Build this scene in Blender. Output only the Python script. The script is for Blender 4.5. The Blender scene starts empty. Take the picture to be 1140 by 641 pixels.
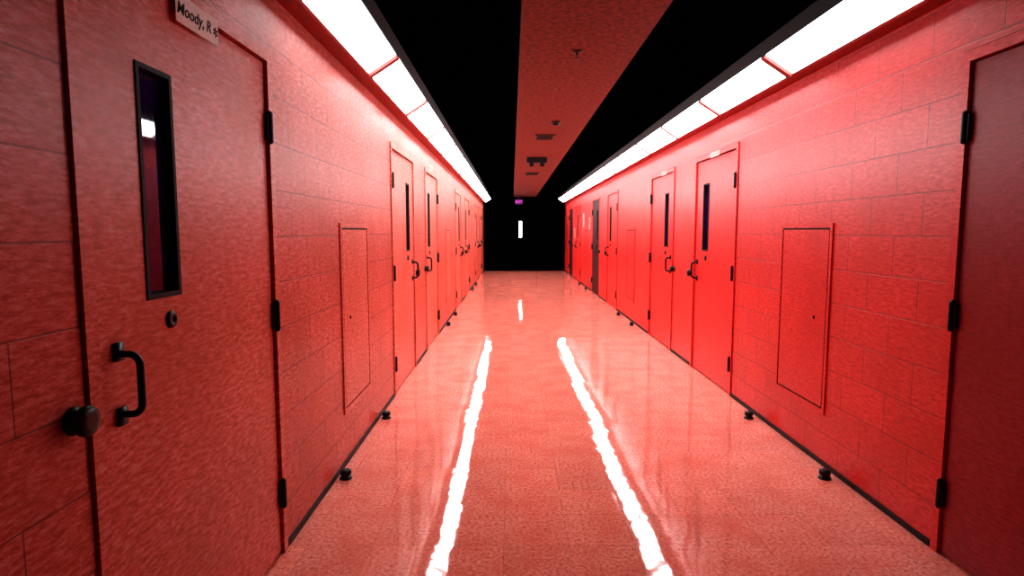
import bpy, bmesh, math, random
from mathutils import Vector, Matrix
random.seed(4)
scene = bpy.context.scene
scene.view_settings.view_transform = 'Standard'
try: scene.view_settings.look = 'High Contrast'
except Exception: pass
COL = scene.collection
A, B, H = 1.045, 1.945, 1.46      # left wall dist, right wall dist, eye height
YN, YF = -1.6, 22.2              # corridor ends
ZT = 2.70                        # soffit height
ZC = 2.98

# ---------------------------------------------------------------- materials
def newmat(name):
    m = bpy.data.materials.new(name); m.use_nodes = True
    nt = m.node_tree; return m, nt, nt.nodes['Principled BSDF']
def N(nt, typ, **kw):
    n = nt.nodes.new(typ)
    for k, v in kw.items(): setattr(n, k, v)
    return n
def ramp(nt, fac, stops):
    r = N(nt, 'ShaderNodeValToRGB')
    while len(r.color_ramp.elements) < len(stops): r.color_ramp.elements.new(0.5)
    for e, (p, c) in zip(r.color_ramp.elements, stops):
        e.position = p; e.color = (*c, 1)
    nt.links.new(fac, r.inputs[0]); return r
def mixc(nt, fac, a, b, mode='MIX'):
    m = N(nt, 'ShaderNodeMix', data_type='RGBA', blend_type=mode)
    L = nt.links
    for s, v in ((m.inputs[0], fac), (m.inputs[6], a), (m.inputs[7], b)):
        if hasattr(v, 'links') or hasattr(v, 'is_linked'): L.new(v, s)
        elif isinstance(v, tuple): s.default_value = (*v, 1)
        else: s.default_value = v
    return m.outputs[2]

def paint(name, c1, c2, c3, brick, rough=0.33, ior=1.5):
    m, nt, p = newmat(name); L = nt.links
    geo = N(nt, 'ShaderNodeNewGeometry')
    sep = N(nt, 'ShaderNodeSeparateXYZ'); L.new(geo.outputs['Position'], sep.inputs[0])
    cmb = N(nt, 'ShaderNodeCombineXYZ')
    L.new(sep.outputs[1], cmb.inputs[0]); L.new(sep.outputs[2], cmb.inputs[1]); L.new(sep.outputs[0], cmb.inputs[2])
    mp = N(nt, 'ShaderNodeMapping'); mp.inputs['Scale'].default_value = (20, 75, 1)
    L.new(cmb.outputs[0], mp.inputs[0])
    n1 = N(nt, 'ShaderNodeTexNoise'); n1.inputs['Scale'].default_value = 1.0; n1.inputs['Detail'].default_value = 7
    n1.inputs['Roughness'].default_value = 0.78
    L.new(mp.outputs[0], n1.inputs['Vector'])
    n2 = N(nt, 'ShaderNodeTexNoise'); n2.inputs['Scale'].default_value = 2.2; n2.inputs['Detail'].default_value = 4
    L.new(cmb.outputs[0], n2.inputs['Vector'])
    base = ramp(nt, n1.outputs[0], [(0.39, c2), (0.5, c1), (0.62, c3)]).outputs[0]
    col = mixc(nt, ramp(nt, n2.outputs[0], [(0.4, (0, 0, 0)), (0.7, (.5, .5, .5))]).outputs[0], base, c2)
    n3 = N(nt, 'ShaderNodeTexNoise'); n3.inputs['Scale'].default_value = 55; n3.inputs['Detail'].default_value = 3
    L.new(cmb.outputs[0], n3.inputs['Vector'])
    bump = N(nt, 'ShaderNodeBump'); bump.inputs['Strength'].default_value = 0.12; bump.inputs['Distance'].default_value = 0.003
    L.new(n3.outputs[0], bump.inputs['Height'])
    nrm = bump
    if brick:
        bt = N(nt, 'ShaderNodeTexBrick'); bt.offset = 0.5
        bt.inputs['Scale'].default_value = 1.0
        bt.inputs['Brick Width'].default_value = 0.41; bt.inputs['Row Height'].default_value = 0.205
        bt.inputs['Mortar Size'].default_value = 0.0034; bt.inputs['Mortar Smooth'].default_value = 0.4
        bt.inputs['Color1'].default_value = (1, 1, 1, 1); bt.inputs['Color2'].default_value = (.92, .92, .92, 1)
        bt.inputs['Mortar'].default_value = (.48, .44, .44, 1)
        L.new(cmb.outputs[0], bt.inputs['Vector'])
        col = mixc(nt, 1.0, col, bt.outputs['Color'], 'MULTIPLY')
        b2 = N(nt, 'ShaderNodeBump', invert=True); b2.inputs['Strength'].default_value = 0.3; b2.inputs['Distance'].default_value = 0.003
        L.new(bt.outputs['Fac'], b2.inputs['Height']); L.new(bump.outputs[0], b2.inputs['Normal']); nrm = b2
    L.new(col, p.inputs['Base Color']); L.new(nrm.outputs[0], p.inputs['Normal'])
    p.inputs['Roughness'].default_value = rough; p.inputs['IOR'].default_value = ior
    return m

def simple(name, col, rough=0.5, metal=0.0, var=0.25, emis=None, es=0.0, scale=30):
    m, nt, p = newmat(name)
    tc = N(nt, 'ShaderNodeTexCoord'); n = N(nt, 'ShaderNodeTexNoise'); n.inputs['Scale'].default_value = scale
    nt.links.new(tc.outputs['Object'], n.inputs['Vector'])
    d = tuple(c * (1 - var) for c in col)
    nt.links.new(ramp(nt, n.outputs[0], [(0.35, d), (0.65, col)]).outputs[0], p.inputs['Base Color'])
    p.inputs['Roughness'].default_value = rough; p.inputs['Metallic'].default_value = metal
    if emis:
        p.inputs['Emission Color'].default_value = (*emis, 1); p.inputs['Emission Strength'].default_value = es
    return m

M_WL = paint('red_block_paint_left', (.70, .130, .10), (.48, .070, .015), (.82, .32, .29), True, .42)
M_WR = paint('red_block_paint_right', (.74, .036, .036), (.56, .018, .010), (.82, .10, .10), True, 0.38, 1.7)
M_DL = paint('red_door_paint_left', (.74, .155, .12), (.50, .095, .02), (.84, .36, .32), False, .42)
M_DR = paint('red_door_paint_right', (.72, .034, .034), (.54, .016, .012), (.80, .09, .09), False, 0.38, 1.6)
M_DK = paint('edge_shaded_door_paint', (.36, .022, .034), (.26, .012, .012), (.42, .045, .07), False, 0.40)  # vignette darkness put into the leaf colour of the nearest right door
M_BLACK = simple('black_iron', (.008, .006, .008), 0.4, 0.0)
M_WFR = simple('dark_brown_window_steel', (.016, .006, .006), 0.7)
M_BASE = simple('black_vinyl', (.008, .004, .004), 0.5)
M_CEILB = simple('matte_black_ceiling', (.001, .0015, .002), 1.0)
M_ENDW = simple('dark_end_wall', (.002, .001, .001), 1.0)
for m_ in (M_CEILB, M_ENDW): m_.node_tree.nodes['Principled BSDF'].inputs['Specular IOR Level'].default_value = 0.0
M_SOF = simple('rust_red_soffit', (.25, .040, .018), 0.65, 0, 0.6, scale=30)
M_GLASS = simple('dark_glass', (.05, .010, .16), 0.03, 0, 0.85, scale=6)
EC = (.90, .98, 1)
M_LENS = simple('lit_diffuser', (.9, .9, .9), 0.4, 0, 0.0, EC, 21.0)
M_LENS0 = simple('lit_diffuser_dimmed_most', (.9, .9, .9), 0.4, 0, 0.0, EC, 8.0)  # first fixture's emission lowered to darken the near walls
M_LENS1 = simple('lit_diffuser_dimmed', (.9, .9, .9), 0.4, 0, 0.0, EC, 14.0)  # second fixture dimmed less, to ease the falloff towards the camera
M_WIN = simple('lit_window_glass', (.8, .9, .9), 0.2, 0, 0.0, (.8, 1, .95), 7.0)
M_HOUS = simple('dark_fixture_enamel', (.010, .005, .006), 0.5)
M_TRIM = simple('red_fixture_trim', (.40, .05, .045), 0.5)
M_PAPER = simple('paper', (.97, .92, .86), 0.7, 0, 0.05)
M_PINK = simple('pink_paper', (.80, .38, .34), 0.7, 0, 0.05)
M_INK_SHADOW = simple('black_ink_and_gap_shadow', (.01, .006, .006), 0.7)
M_DOORWAY_SHADE = simple('doorway_shade_paint', (.03, .004, .005), 0.5)  # near-black leaf colour stands in for the dark inside of an open doorway
M_EXIT = simple('magenta_sign_face', (.1, .01, .10), 0.4, 0, 0.1, (.5, .02, .5), 0.08)
M_EXITL = simple('magenta_letter', (.5, .1, .5), 0.4, 0, 0.0, (.6, .08, .65), 0.5)
M_FIT = simple('ceiling_fitting_plastic', (.08, .018, .012), 0.5)

# floor
def floor_mat():
    m, nt, p = newmat('waxed_vinyl_tile'); L = nt.links
    geo = N(nt, 'ShaderNodeNewGeometry')
    dv = N(nt, 'ShaderNodeVectorMath', operation='DIVIDE'); dv.inputs[1].default_value = (.305, .305, 1)
    L.new(geo.outputs['Position'], dv.inputs[0])
    ad = N(nt, 'ShaderNodeVectorMath', operation='MULTIPLY_ADD'); ad.inputs[1].default_value = (1, 1, 0); ad.inputs[2].default_value = (.13, .2, 0)
    L.new(dv.outputs[0], ad.inputs[0])
    fl = N(nt, 'ShaderNodeVectorMath', operation='FLOOR'); L.new(ad.outputs[0], fl.inputs[0])
    wn = N(nt, 'ShaderNodeTexWhiteNoise'); L.new(fl.outputs[0], wn.inputs['Vector'])
    sb = N(nt, 'ShaderNodeVectorMath', operation='SUBTRACT'); sb.inputs[1].default_value = (.5, .5, .5); L.new(wn.outputs['Color'], sb.inputs[0])
    ml = N(nt, 'ShaderNodeVectorMath', operation='MULTIPLY'); ml.inputs[1].default_value = (.014, .008, 0); L.new(sb.outputs[0], ml.inputs[0])
    a2 = N(nt, 'ShaderNodeVectorMath', operation='ADD'); L.new(geo.outputs['Normal'], a2.inputs[0]); L.new(ml.outputs[0], a2.inputs[1])
    nm = N(nt, 'ShaderNodeVectorMath', operation='NORMALIZE'); L.new(a2.outputs[0], nm.inputs[0])
    nz = N(nt, 'ShaderNodeTexNoise'); nz.inputs['Scale'].default_value = 10; nz.inputs['Detail'].default_value = 1.0
    L.new(geo.outputs['Position'], nz.inputs['Vector'])
    bp = N(nt, 'ShaderNodeBump'); bp.inputs['Strength'].default_value = 0.45; bp.inputs['Distance'].default_value = 0.0013
    L.new(nz.outputs[0], bp.inputs['Height']); L.new(nm.outputs[0], bp.inputs['Normal'])
    n1 = N(nt, 'ShaderNodeTexNoise'); n1.inputs['Scale'].default_value = 58; n1.inputs['Detail'].default_value = 7; n1.inputs['Roughness'].default_value = .78
    L.new(geo.outputs['Position'], n1.inputs['Vector'])
    c = ramp(nt, n1.outputs[0], [(.35, (.46, .08, .055)), (.44, (.80, .23, .17)), (.55, (.92, .37, .29)), (.68, (.98, .56, .46))]).outputs[0]
    n2 = N(nt, 'ShaderNodeTexNoise'); n2.inputs['Scale'].default_value = 5; n2.inputs['Detail'].default_value = 6; L.new(geo.outputs['Position'], n2.inputs['Vector'])
    c = mixc(nt, ramp(nt, n2.outputs[0], [(.42, (0, 0, 0)), (.7, (.45, .45, .45))]).outputs[0], c, (.78, .16, .11))
    tint = ramp(nt, wn.outputs['Value'], [(0, (.91, .91, .91)), (1, (1, 1, 1))]).outputs[0]
    c = mixc(nt, 1.0, c, tint, 'MULTIPLY')
    fr = N(nt, 'ShaderNodeVectorMath', operation='FRACTION'); L.new(ad.outputs[0], fr.inputs[0])
    sp = N(nt, 'ShaderNodeSeparateXYZ'); L.new(fr.outputs[0], sp.inputs[0])
    mn = N(nt, 'ShaderNodeMath', operation='MINIMUM'); L.new(sp.outputs[0], mn.inputs[0]); L.new(sp.outputs[1], mn.inputs[1])
    ln = ramp(nt, mn.outputs[0], [(0, (.66, .6, .6)), (.012, (1, 1, 1))]).outputs[0]
    c = mixc(nt, 1.0, c, ln, 'MULTIPLY')
    L.new(c, p.inputs['Base Color']); L.new(bp.outputs[0], p.inputs['Normal'])
    p.inputs['Roughness'].default_value = 0.04; p.inputs['IOR'].default_value = 1.42
    return m
M_FLOOR = floor_mat()

# ---------------------------------------------------------------- builders (u along corridor, v out of wall, w up)
def fmap(side):
    if side == 'L': return lambda u, v, w: (v, u, w)
    if side == 'R': return lambda u, v, w: (-v, u, w)
    if side == 'E': return lambda u, v, w: (u, -v, w)      # end wall, facing camera end
    if side == 'C': return lambda u, v, w: (u, w, -v)      # ceiling, v hangs down
    return lambda u, v, w: (u, v, w)
class Bld:
    def __init__(s, side='N'):
        s.bm = bmesh.new(); s.f = fmap(side)
    def box(s, u0, u1, v0, v1, w0, w1):
        vs = [s.bm.verts.new(s.f(u, v, w)) for u in (u0, u1) for v in (v0, v1) for w in (w0, w1)]
        for q in ((0,1,3,2),(4,6,7,5),(0,4,5,1),(2,3,7,6),(0,2,6,4),(1,5,7,3)):
            s.bm.faces.new([vs[i] for i in q])
        return s
    def lathe(s, c, axis, prof, n=20):
        rings = []
        for r, d in prof:
            ring = []
            for i in range(n):
                t = 2 * math.pi * i / n; a, b = r * math.cos(t), r * math.sin(t)
                o = {'v': (a, d, b), 'w': (a, b, d), 'u': (d, a, b)}[axis]
                ring.append(s.bm.verts.new(s.f(c[0]+o[0], c[1]+o[1], c[2]+o[2])))
            rings.append(ring)
        for r0, r1 in zip(rings, rings[1:]):
            for i in range(n):
                s.bm.faces.new((r0[i], r0[(i+1) % n], r1[(i+1) % n], r1[i]))
        s.bm.faces.new(rings[0]); s.bm.faces.new(rings[-1]); return s
    def tube(s, pts, r, n=12):                       # path lying in a v-w plane
        rings = []
        for i, p in enumerate(pts):
            a = Vector(pts[max(i-1, 0)]); b = Vector(pts[min(i+1, len(pts)-1)])
            t = (b - a).normalized(); U = Vector((1, 0, 0)); W = t.cross(U).normalized()
            rings.append([s.bm.verts.new(s.f(*(Vector(p) + U*(r*math.cos(k*2*math.pi/n)) + W*(r*math.sin(k*2*math.pi/n))))) for k in range(n)])
        for r0, r1 in zip(rings, rings[1:]):
            for i in range(n): s.bm.faces.new((r0[i], r0[(i+1) % n], r1[(i+1) % n], r1[i]))
        s.bm.faces.new(rings[0]); s.bm.faces.new(rings[-1]); return s
    def prism(s, prof, u0, u1):
        a = [s.bm.verts.new(s.f(u0, v, w)) for v, w in prof]; b = [s.bm.verts.new(s.f(u1, v, w)) for v, w in prof]
        n = len(prof)
        for i in range(n): s.bm.faces.new((a[i], a[(i+1) % n], b[(i+1) % n], b[i]))
        s.bm.faces.new(a); s.bm.faces.new(b); return s
    def mesh(s, name, mat, smooth=False, bevel=0):
        bmesh.ops.recalc_face_normals(s.bm, faces=s.bm.faces)
        if bevel:
            bmesh.ops.bevel(s.bm, geom=list(s.bm.edges), offset=bevel, segments=2, affect='EDGES', clamp_overlap=True)
        me = bpy.data.meshes.new(name); s.bm.to_mesh(me); s.bm.free()
        me.materials.append(mat)
        if smooth:
            me.polygons.foreach_set('use_smooth', [len(p.vertices) == 4 for p in me.polygons])
        return me
CACHE = {}
def cached(key, fn):
    if key not in CACHE: CACHE[key] = fn()
    return CACHE[key]
def obj(name, data, loc=(0, 0, 0), parent=None, **props):
    o = bpy.data.objects.new(name, data); COL.objects.link(o); o.location = loc
    if parent is not None: o.parent = parent
    for k, v in props.items(): o[k] = v
    return o
def empty(name, loc, **props):
    o = obj(name, None, loc, **props); o.empty_display_size = 0.1; return o
def textmesh(body, size, mat, side, bold=0.0, shear=0.0):
    cu = bpy.data.curves.new('t', 'FONT'); cu.body = body; cu.size = size; cu.align_x = 'CENTER'; cu.align_y = 'CENTER'
    cu.extrude = 0.0006; cu.offset = bold; cu.shear = shear
    t = bpy.data.objects.new('t', cu); COL.objects.link(t)
    bpy.context.view_layer.update()
    me = bpy.data.meshes.new_from_object(t.evaluated_get(bpy.context.evaluated_depsgraph_get()))
    bpy.data.objects.remove(t)
    R = {'L': Matrix(((0,0,1),(1,0,0),(0,1,0))), 'R': Matrix(((0,0,-1),(-1,0,0),(0,1,0))), 'E': Matrix(((1,0,0),(0,0,-1),(0,1,0)))}[side]
    me.transform(R.to_4x4()); me.materials.clear(); me.materials.append(mat); return me

# ---------------------------------------------------------------- layout
DW = 1.13
DOORS = [(1.49, 'near'), (5.28, 'far'), (7.31, 'near'), (11.15, 'far'), (13.45, 'near'), (17.1, 'far'), (19.3, 'near')]
PANELS = [3.68, 9.55, 15.5]
STOPS = [3.45, 4.6, 9.25, 10.4, 15.1, 16.5]
WX = {'L': -A, 'R': B}
ZO = 2.225

# ---------------------------------------------------------------- shell
for side, nm, mat in (('L', 'wall_left', M_WL), ('R', 'wall_right', M_WR)):
    b = Bld(side); y = YN
    for d, _ in DOORS:
        b.box(y, d - .05, -.2, 0, 0, ZT); b.box(d - .05, d + DW + .05, -.2, 0, ZO, ZT); y = d + DW + .05
    b.box(y, YF, -.2, 0, 0, ZT)
    obj(nm, b.mesh(nm, mat), (WX[side], 0, 0), kind='structure', label='red glossy painted concrete block wall', category='wall')
    b = Bld(side); y = YN
    for d, _ in DOORS:
        b.box(y, d - .055, 0.0005, .009, 0.001, .03); y = d + DW + .055
    b.box(y, YF, 0.0005, .009, 0.001, .03)
    obj('baseboard_' + nm[5:], b.mesh('baseboard', M_BASE), (WX[side], 0, 0), kind='structure', label='thin black vinyl baseboard', category='baseboard')

obj('floor', Bld().box(-A-.2, B+.2, YN, YF, -.1, 0).mesh('floor', M_FLOOR), kind='structure', label='waxed salmon red vinyl tile floor', category='floor')
b = Bld(); b.box(-A-.2, B+.2, YN, YF, ZC, ZC+.1); b.box(-A-.2, -A, YN, YF, ZT, ZC); b.box(B, B+.2, YN, YF, ZT, ZC)
obj('ceiling', b.mesh('ceiling', M_CEILB), kind='structure', label='matte black ceiling', category='ceiling')
obj('trim_1', Bld().box(.06, .87, YN, YF, ZT, ZC).mesh('soffit', M_SOF), kind='structure', label='rust red dropped soffit running along the ceiling', category='soffit')
obj('wall_back', Bld().box(-A-.2, B+.2, YN-.1, YN, 0, ZC).mesh('wall_back', M_ENDW), kind='structure', label='dark corridor end wall', category='wall')
b = Bld(); b.box(-A-.2, -.20, YF, YF+.2, 0, ZC); b.box(1.0, B+.2, YF, YF+.2, 0, ZC); b.box(-.20, 1.0, YF, YF+.2, 2.2, ZC)
obj('wall_end', b.mesh('wall_end', M_ENDW), kind='structure', label='black corridor end wall', category='wall')

# ---------------------------------------------------------------- cell doors
def door(n, side, y0, hs, leafmat, framemat, lab):
    f = (lambda t: t) if hs == 'near' else (lambda t: DW - t)
    def bx(b, t0, t1, *r):
        u0, u1 = sorted((f(t0), f(t1))); b.box(u0, u1, *r)
    root = empty('door_%d' % n, (WX[side], y0, 0), kind='structure', category='door', label=lab)
    k = (side, hs, leafmat.name)
    WA, WB, TA, TB = 1.265, 1.93, .235, .405
    def mk_leaf():
        b = Bld(side); w0, w1, t0, t1 = WA, WB, TA, TB
        F, Bk = -.005, -.05; g = .007
        bx(b, g, t0, Bk, F, .012, 2.166); bx(b, t1, DW-g, Bk, F, .012, 2.166)
        bx(b, t0, t1, Bk, F, .012, w0); bx(b, t0, t1, Bk, F, w1, 2.166)
        return b.mesh('door_leaf', leafmat)
    def mk_frame():
        b = Bld(side)
        b.box(-.045, 0, -.14, .010, 0, ZO-.006); b.box(DW, DW+.045, -.14, .010, 0, ZO-.006); b.box(0, DW, -.14, .010, 2.175, ZO-.006)
        b.box(0, .02, -.10, -.055, 0, 2.175); b.box(DW-.02, DW, -.10, -.055, 0, 2.175); b.box(.02, DW-.02, -.10, -.055, 2.15, 2.175)
        return b.mesh('door_frame', framemat)
    def mk_wf():
        b = Bld(side); w0, w1, t0, t1 = WA, WB, TA, TB; e = .011
        bx(b, t0-.004, t0+e, -.04, -.001, w0-.004, w1+.004); bx(b, t1-e, t1+.004, -.04, -.001, w0-.004, w1+.004)
        bx(b, t0+e, t1-e, -.04, -.001, w0-.004, w0+e); bx(b, t0+e, t1-e, -.04, -.001, w1-e, w1+.004)
        return b.mesh('window_frame', M_WFR)
    def mk_glass():
        b = Bld(side); bx(b, TA+.008, TB-.008, -.032, -.026, WA+.008, WB-.008); return b.mesh('glass_pane', M_GLASS)
    def mk_handle():
        b = Bld(side); t = f(.085); z0, z1 = .972, 1.135
        pts = [(t, .0, z0)]
        for i in range(9):
            a = math.pi/2*i/8; pts.append((t, .026 + .030*math.sin(a), z0 + .03 - .03*math.cos(a)))
        for i in range(9):
            a = math.pi/2*i/8; pts.append((t, .026 + .030*math.cos(a), z1 - .03 + .03*math.sin(a)))
        pts.append((t, .0, z1)); b.tube(pts, .0095)
        for z in (z0-.006, z1+.006): b.box(t-.017, t+.017, -.006, .005, z-.024, z+.024)
        return b.mesh('pull_handle', M_BLACK, True)
    def mk_key():
        b = Bld(side); b.lathe((f(.345), -.006, 1.19), 'v', [(.027, 0), (.027, .005), (.022, .010), (.011, .011), (.010, .007)])
        return b.mesh('keyhole_escutcheon', M_BLACK, True)
    def mk_knob():
        b = Bld(side); b.lathe((f(-.095), 0, 1.01), 'v', [(.034, 0), (.035, .006), (.032, .010), (.026, .014), (.027, .020), (.036, .026), (.038, .036), (.034, .044), (.02, .048)])
        return b.mesh('round_knob', M_BLACK, True)
    def mk_hinge():
        b = Bld(side); t = f(DW + .004)
        b.lathe((t, .013, 0), 'w', [(.004, -.070), (.010, -.064), (.012, -.058), (.012, -.021), (.0105, -.020), (.0105, -.018), (.012, -.017), (.012, .019), (.0105, .02), (.0105, .022), (.012, .023), (.012, .058), (.010, .064), (.004, .070)], 14)
        b.box(t-.022, t+.020, -.004, .0125, -.056, .056)
        return b.mesh('hinge', M_BLACK)
    obj('door_frame', cached(k+('fr', framemat.name), mk_frame), parent=root)
    obj('door_leaf', cached(k+('lf',), mk_leaf), parent=root)
    w = obj('window_frame', cached(k+('wf',), mk_wf), parent=root, label='dark narrow steel window frame')
    obj('glass_pane', cached(k+('gl',), mk_glass), parent=w, label='dark reflective glass')
    obj('pull_handle', cached(k+('ha',), mk_handle), parent=root, label='black d-shaped pull handle')
    obj('keyhole', cached(k+('ke',), mk_key), parent=root, label='black round keyhole plate')
    obj('door_knob', cached(k+('kn',), mk_knob), parent=root, label='black round knob beside the leaf')
    for z in (.28, 1.09, 1.90):
        obj('hinge', cached(k+('hi',), mk_hinge), (0, 0, z), root, label='black steel hinge')
    return root
n = 1
for side in 'LR':
    for i, (y0, hs) in enumerate(DOORS):
        lm = M_DL if side == 'L' else M_DR
        lab = 'red painted steel cell door with narrow window and black pull handle'
        if side == 'R' and i in (4, 6): lm = M_DOORWAY_SHADE; lab = 'steel door with narrow window, leaf blackened to stand for a dark doorway'
        if side == 'R' and i == 0: lm = M_DK; lab = 'red steel door with black hinges, edge shade painted into the leaf'
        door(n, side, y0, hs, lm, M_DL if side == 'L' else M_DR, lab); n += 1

# end door with lit window
root = empty('door_%d' % n, (.40, YF, 0), kind='structure', category='door', label='black steel exit door with narrow lit window')
b = Bld('E'); b.box(-.50, -.15, -.06, -.01, .01, 2.1); b.box(-.03, .50, -.06, -.01, .01, 2.1); b.box(-.15, -.03, -.06, -.01, .01, 1.2); b.box(-.15, -.03, -.06, -.01, 1.84, 2.1)
obj('door_leaf', b.mesh('door_leaf', M_ENDW), parent=root)
b = Bld('E'); b.box(-.60, -.51, -.2, .02, 0, 2.2); b.box(.51, .60, -.2, .02, 0, 2.2); b.box(-.51, .51, -.2, .02, 2.11, 2.2)
obj('door_frame', b.mesh('door_frame', M_ENDW), parent=root)
obj('glass_pane', Bld('E').box(-.14, -.04, -.045, -.03, 1.22, 1.82).mesh('glass_pane', M_WIN), parent=root, label='bright daylit narrow glass')

# ---------------------------------------------------------------- access panels
for side in 'LR':
    for y0 in PANELS:
        pm = M_DL if side == 'L' else M_DR
        W_, H_ = .64, 1.13
        root = empty('access_panel', (WX[side], y0, .35), label='red painted steel access panel flush on block wall', category='access panel', group='wall access panels')
        def fr():
            b = Bld(side); e = .028
            b.box(-e, 0, 0, .009, -e, H_+e); b.box(W_, W_+e, 0, .009, -e, H_+e); b.box(0, W_, 0, .009, -e, 0); b.box(0, W_, 0, .009, H_, H_+e)
            return b.mesh('panel_frame', pm)
        obj('panel_frame', cached((side, 'pf'), fr), parent=root)
        obj('gap_shadow_sheet', cached((side, 'ps'), lambda: Bld(side).box(0, W_, .0005, .002, 0, H_).mesh('gap_shadow_sheet', M_INK_SHADOW)), parent=root, label='black sheet painted as the gap shadow')  # black sheet paints the shade in the gap around the panel door
        obj('panel_door', cached((side, 'pd'), lambda: Bld(side).box(.013, W_-.013, .002, .007, .011, H_-.011).mesh('panel_door', pm)), parent=root)
        obj('panel_lock', cached((side, 'pl'), lambda: Bld(side).lathe((.15, .007, .56), 'v', [(.012, 0), (.012, .004), (.006, .006)], 14).mesh('panel_lock', M_BLACK)), parent=root, label='small black lock')

# ---------------------------------------------------------------- door stops
for side in 'LR':
    for y0 in STOPS:
        o = empty('door_stop', (WX[side] + (.06 if side == 'L' else -.09), y0, 0), label='black rubber and metal floor door stop by the wall', category='door stop', group='floor door stops')
        obj('stop_base', cached(('sb',), lambda: Bld().lathe((0, 0, 0), 'w', [(.036, 0), (.036, .006), (.03, .014), (.022, .018), (.022, .03)]).mesh('stop_base', M_BLACK, True)), parent=o)
        obj('rubber_bumper', cached(('sr',), lambda: Bld().lathe((0, 0, 0), 'w', [(.022, .022), (.031, .026), (.033, .038), (.031, .05), (.018, .056)]).mesh('rubber_bumper', M_BASE, True)), parent=o)

# ---------------------------------------------------------------- light fixtures
FL = 1.35
for side in 'LR':
    for i in range(14):
        y0 = 2.74 + i*FL
        o = empty('light_fixture', (WX[side], y0, 2.47), label='long wall-mounted fluorescent light with glowing white diffuser', category='light', group='corridor light fixtures')
        def hs_():
            b = Bld(side)
            b.prism([(0, .018), (.095, .018), (.13, .045), (.28, .143), (.296, .132), (.304, .225), (0, .229)], 0, FL)
            return b.mesh('housing', M_HOUS)
        obj('housing', cached((side, 'h'), hs_), parent=o)
        lm = M_LENS0 if i == 0 else M_LENS1 if i == 1 else M_LENS
        obj('diffuser', cached((side, 'd', lm.name), lambda: Bld(side).prism([(.106, .018), (.285, .134), (.276, .146), (.105, .034)], .032, FL-.032).mesh('diffuser', lm)), parent=o, label='glowing white acrylic lens')
        def tr_():
            b = Bld(side)
            b.prism([(.0, .008), (.092, .008), (.102, .018), (.09, .019), (0, .019)], 0, FL)
            b.prism([(.108, -.002), (.300, .122), (.280, .148), (.102, .034)], 0, .028)
            b.prism([(.108, -.002), (.300, .122), (.280, .148), (.102, .034)], FL-.028, FL)
            return b.mesh('fixture_trim', M_TRIM)
        obj('fixture_trim', cached((side, 't'), tr_), parent=o, label='red metal edge trim')

# ---------------------------------------------------------------- signs
def sign(side, y, z, w, h, text=None, lab='', off=.0, rows=2, mat=None):
    o = obj('paper_sign', Bld(side).box(-w/2, w/2, 0, .002, -h/2, h/2).mesh('paper_sign', mat or M_PAPER), (WX[side] + (off if side == 'L' else -off), y, z), label=lab, category='sign')
    vx = .0028 if side == 'L' else -.0028
    if text:
        obj('lettering', textmesh(text, h*.60, M_INK_SHADOW, side, .0003, .2), (vx, -.024, 0), o, label='handwritten black lettering')
        obj('star_mark', textmesh('*', h*.85, M_INK_SHADOW, side, .0005, 0), (vx, .114, -.018), o, label='handwritten black star mark')
    else:
        b = Bld(side); r = random.Random(int(y*10))
        for j in range(rows):
            zz = h*(.5 - (j+1)/(rows+1)); b.box(-w*.4, w*r.uniform(.2, .42), .002, .003, zz-h*.04, zz+h*.04)
        obj('print', b.mesh('print', M_INK_SHADOW), (0, 0, 0), o, label='small illegible dark print')
sign('L', 2.055, 2.150, .27, .09, 'Moody, R', 'white paper name strip with handwritten name on door', .0105)
sign('R', 5.83, 2.19, .26, .05, None, 'narrow pink paper name strip over door', .0105, 1, M_PINK)
sign('L', 7.85, 2.26, .30, .09, None, 'pale paper name strip above door', .0, 1, M_PINK)
sign('R', 7.75, 2.19, .26, .05, None, 'narrow pink paper name strip over door', .0105, 1, M_PINK)
sign('R', 16.45, 1.75, .25, .35, None, 'pale paper notice taped to block wall', .0, 6)
sign('R', 18.7, 1.4, .22, .3, None, 'pale paper notice taped to block wall', .0, 5)
sign('R', 15.15, 1.65, .2, .28, None, 'pale paper notice taped to block wall', .0, 5)

# exit sign
o = empty('exit_sign', (.24, 21.2, ZT), label='dim magenta exit sign hanging from soffit', category='exit sign')
obj('hanger', Bld('C').lathe((0, 0, 0), 'v', [(.05, 0), (.05, .012), (.012, .016), (.012, .15)]).mesh('hanger', M_BLACK), parent=o)
obj('sign_box', Bld('E').box(-.13, .13, -.03, .03, -.31, -.14).mesh('sign_box', M_EXIT, bevel=.004), parent=o)
obj('lettering', textmesh('EXIT', .12, M_EXITL, 'E', .003), (0, -.032, -.225), o, label='glowing magenta letters EXIT')

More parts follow.
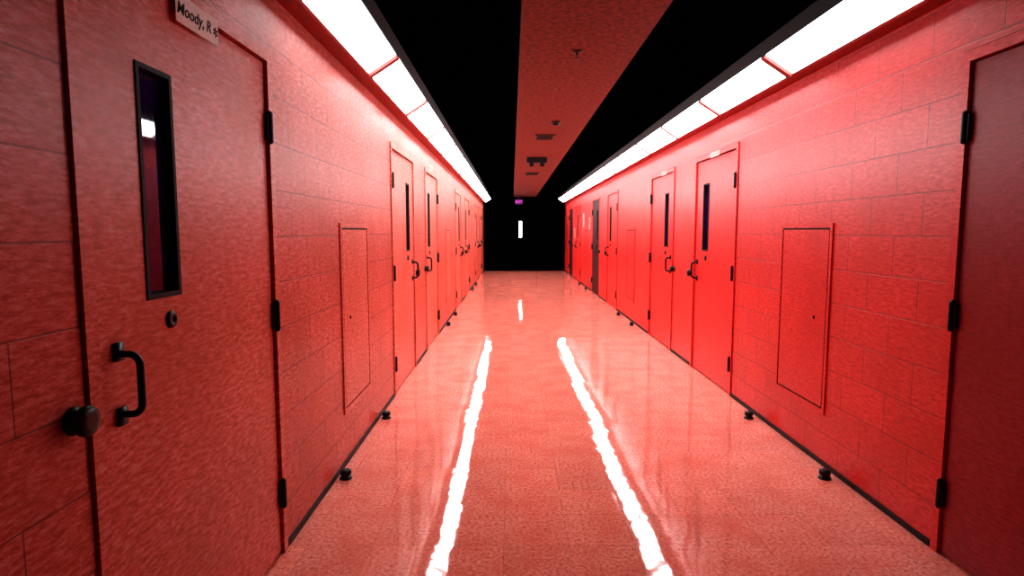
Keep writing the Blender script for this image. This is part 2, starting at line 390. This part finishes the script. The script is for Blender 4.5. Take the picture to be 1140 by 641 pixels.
# ---------------------------------------------------------------- ceiling fittings
o = empty('sprinkler_head', (.45, 4.3, ZT), label='small pendent fire sprinkler on soffit', category='sprinkler')
obj('escutcheon', Bld('C').lathe((0, 0, 0), 'v', [(.04, 0), (.038, .006), (.02, .012), (.01, .014), (.01, .03)]).mesh('escutcheon', M_FIT, True), parent=o)
b = Bld('C'); b.lathe((0, 0, 0), 'v', [(.006, .048), (.022, .05), (.022, .053), (.004, .055)])
for s_ in (-1, 1): b.tube([(0, .026, 0), (0, .034, .012*s_), (0, .042, .012*s_), (0, .05, 0)], .0025, 6)
obj('deflector', b.mesh('deflector', M_BLACK), parent=o)
o = empty('smoke_detector', (.50, 7.0, ZT), label='round smoke detector on soffit', category='smoke detector')
obj('detector_base', Bld('C').lathe((0, 0, 0), 'v', [(.055, 0), (.055, .014), (.05, .018)]).mesh('detector_base', M_FIT, True), parent=o)
obj('detector_dome', Bld('C').lathe((0, 0, 0), 'v', [(.042, .018), (.040, .034), (.03, .042), (.01, .046)]).mesh('detector_dome', M_BLACK, True), parent=o)
def grille(y, w, l, mat, lab):
    o = empty('ceiling_vent', (.43, y, ZT), label=lab, category='vent')
    b = Bld('C'); e = .025
    b.box(-w/2, w/2, 0, .012, -l/2, -l/2+e); b.box(-w/2, w/2, 0, .012, l/2-e, l/2); b.box(-w/2, -w/2+e, 0, .012, -l/2+e, l/2-e); b.box(w/2-e, w/2, 0, .012, -l/2+e, l/2-e)
    obj('vent_frame', b.mesh('vent_frame', mat), parent=o)
    b = Bld('C'); c = -l/2+e+.01
    while c < l/2-e-.01: b.box(-w/2+e, w/2-e, .001, .009, c, c+.012); c += .028
    obj('vent_louvers', b.mesh('vent_louvers', M_BLACK), parent=o)
grille(8.1, .26, .4, M_FIT, 'square metal ceiling vent on soffit')
o = empty('exit_light_box', (.42, 10.4, ZT), label='dark rectangular emergency light box under soffit', category='emergency light')
obj('box_body', Bld('C').box(-.17, .17, 0, .09, -.09, .09).mesh('box_body', M_BLACK, bevel=.006), parent=o)
for s_ in (-1, 1):
    obj('lamp_head', Bld('C').lathe((.09*s_, .12, -.05), 'w', [(.02, .05), (.035, .02), (.04, -.03), (.035, -.035)]).mesh('lamp_head', M_BLACK, True), parent=o)
grille(13.2, .3, .5, M_FIT, 'rectangular metal ceiling vent on soffit')

# ---------------------------------------------------------------- world, camera
w = bpy.data.worlds.new('w'); scene.world = w; w.use_nodes = True
w.node_tree.nodes['Background'].inputs[0].default_value = (0, 0, 0, 1)
cam = bpy.data.cameras.new('camera'); co = bpy.data.objects.new('camera', cam); COL.objects.link(co)
co.location = (0, 0, H); co.rotation_euler = (math.radians(90-5.4), 0, 0)
cam.sensor_width = 36; cam.lens = 36*670/1140; cam.clip_start = .02
scene.camera = co
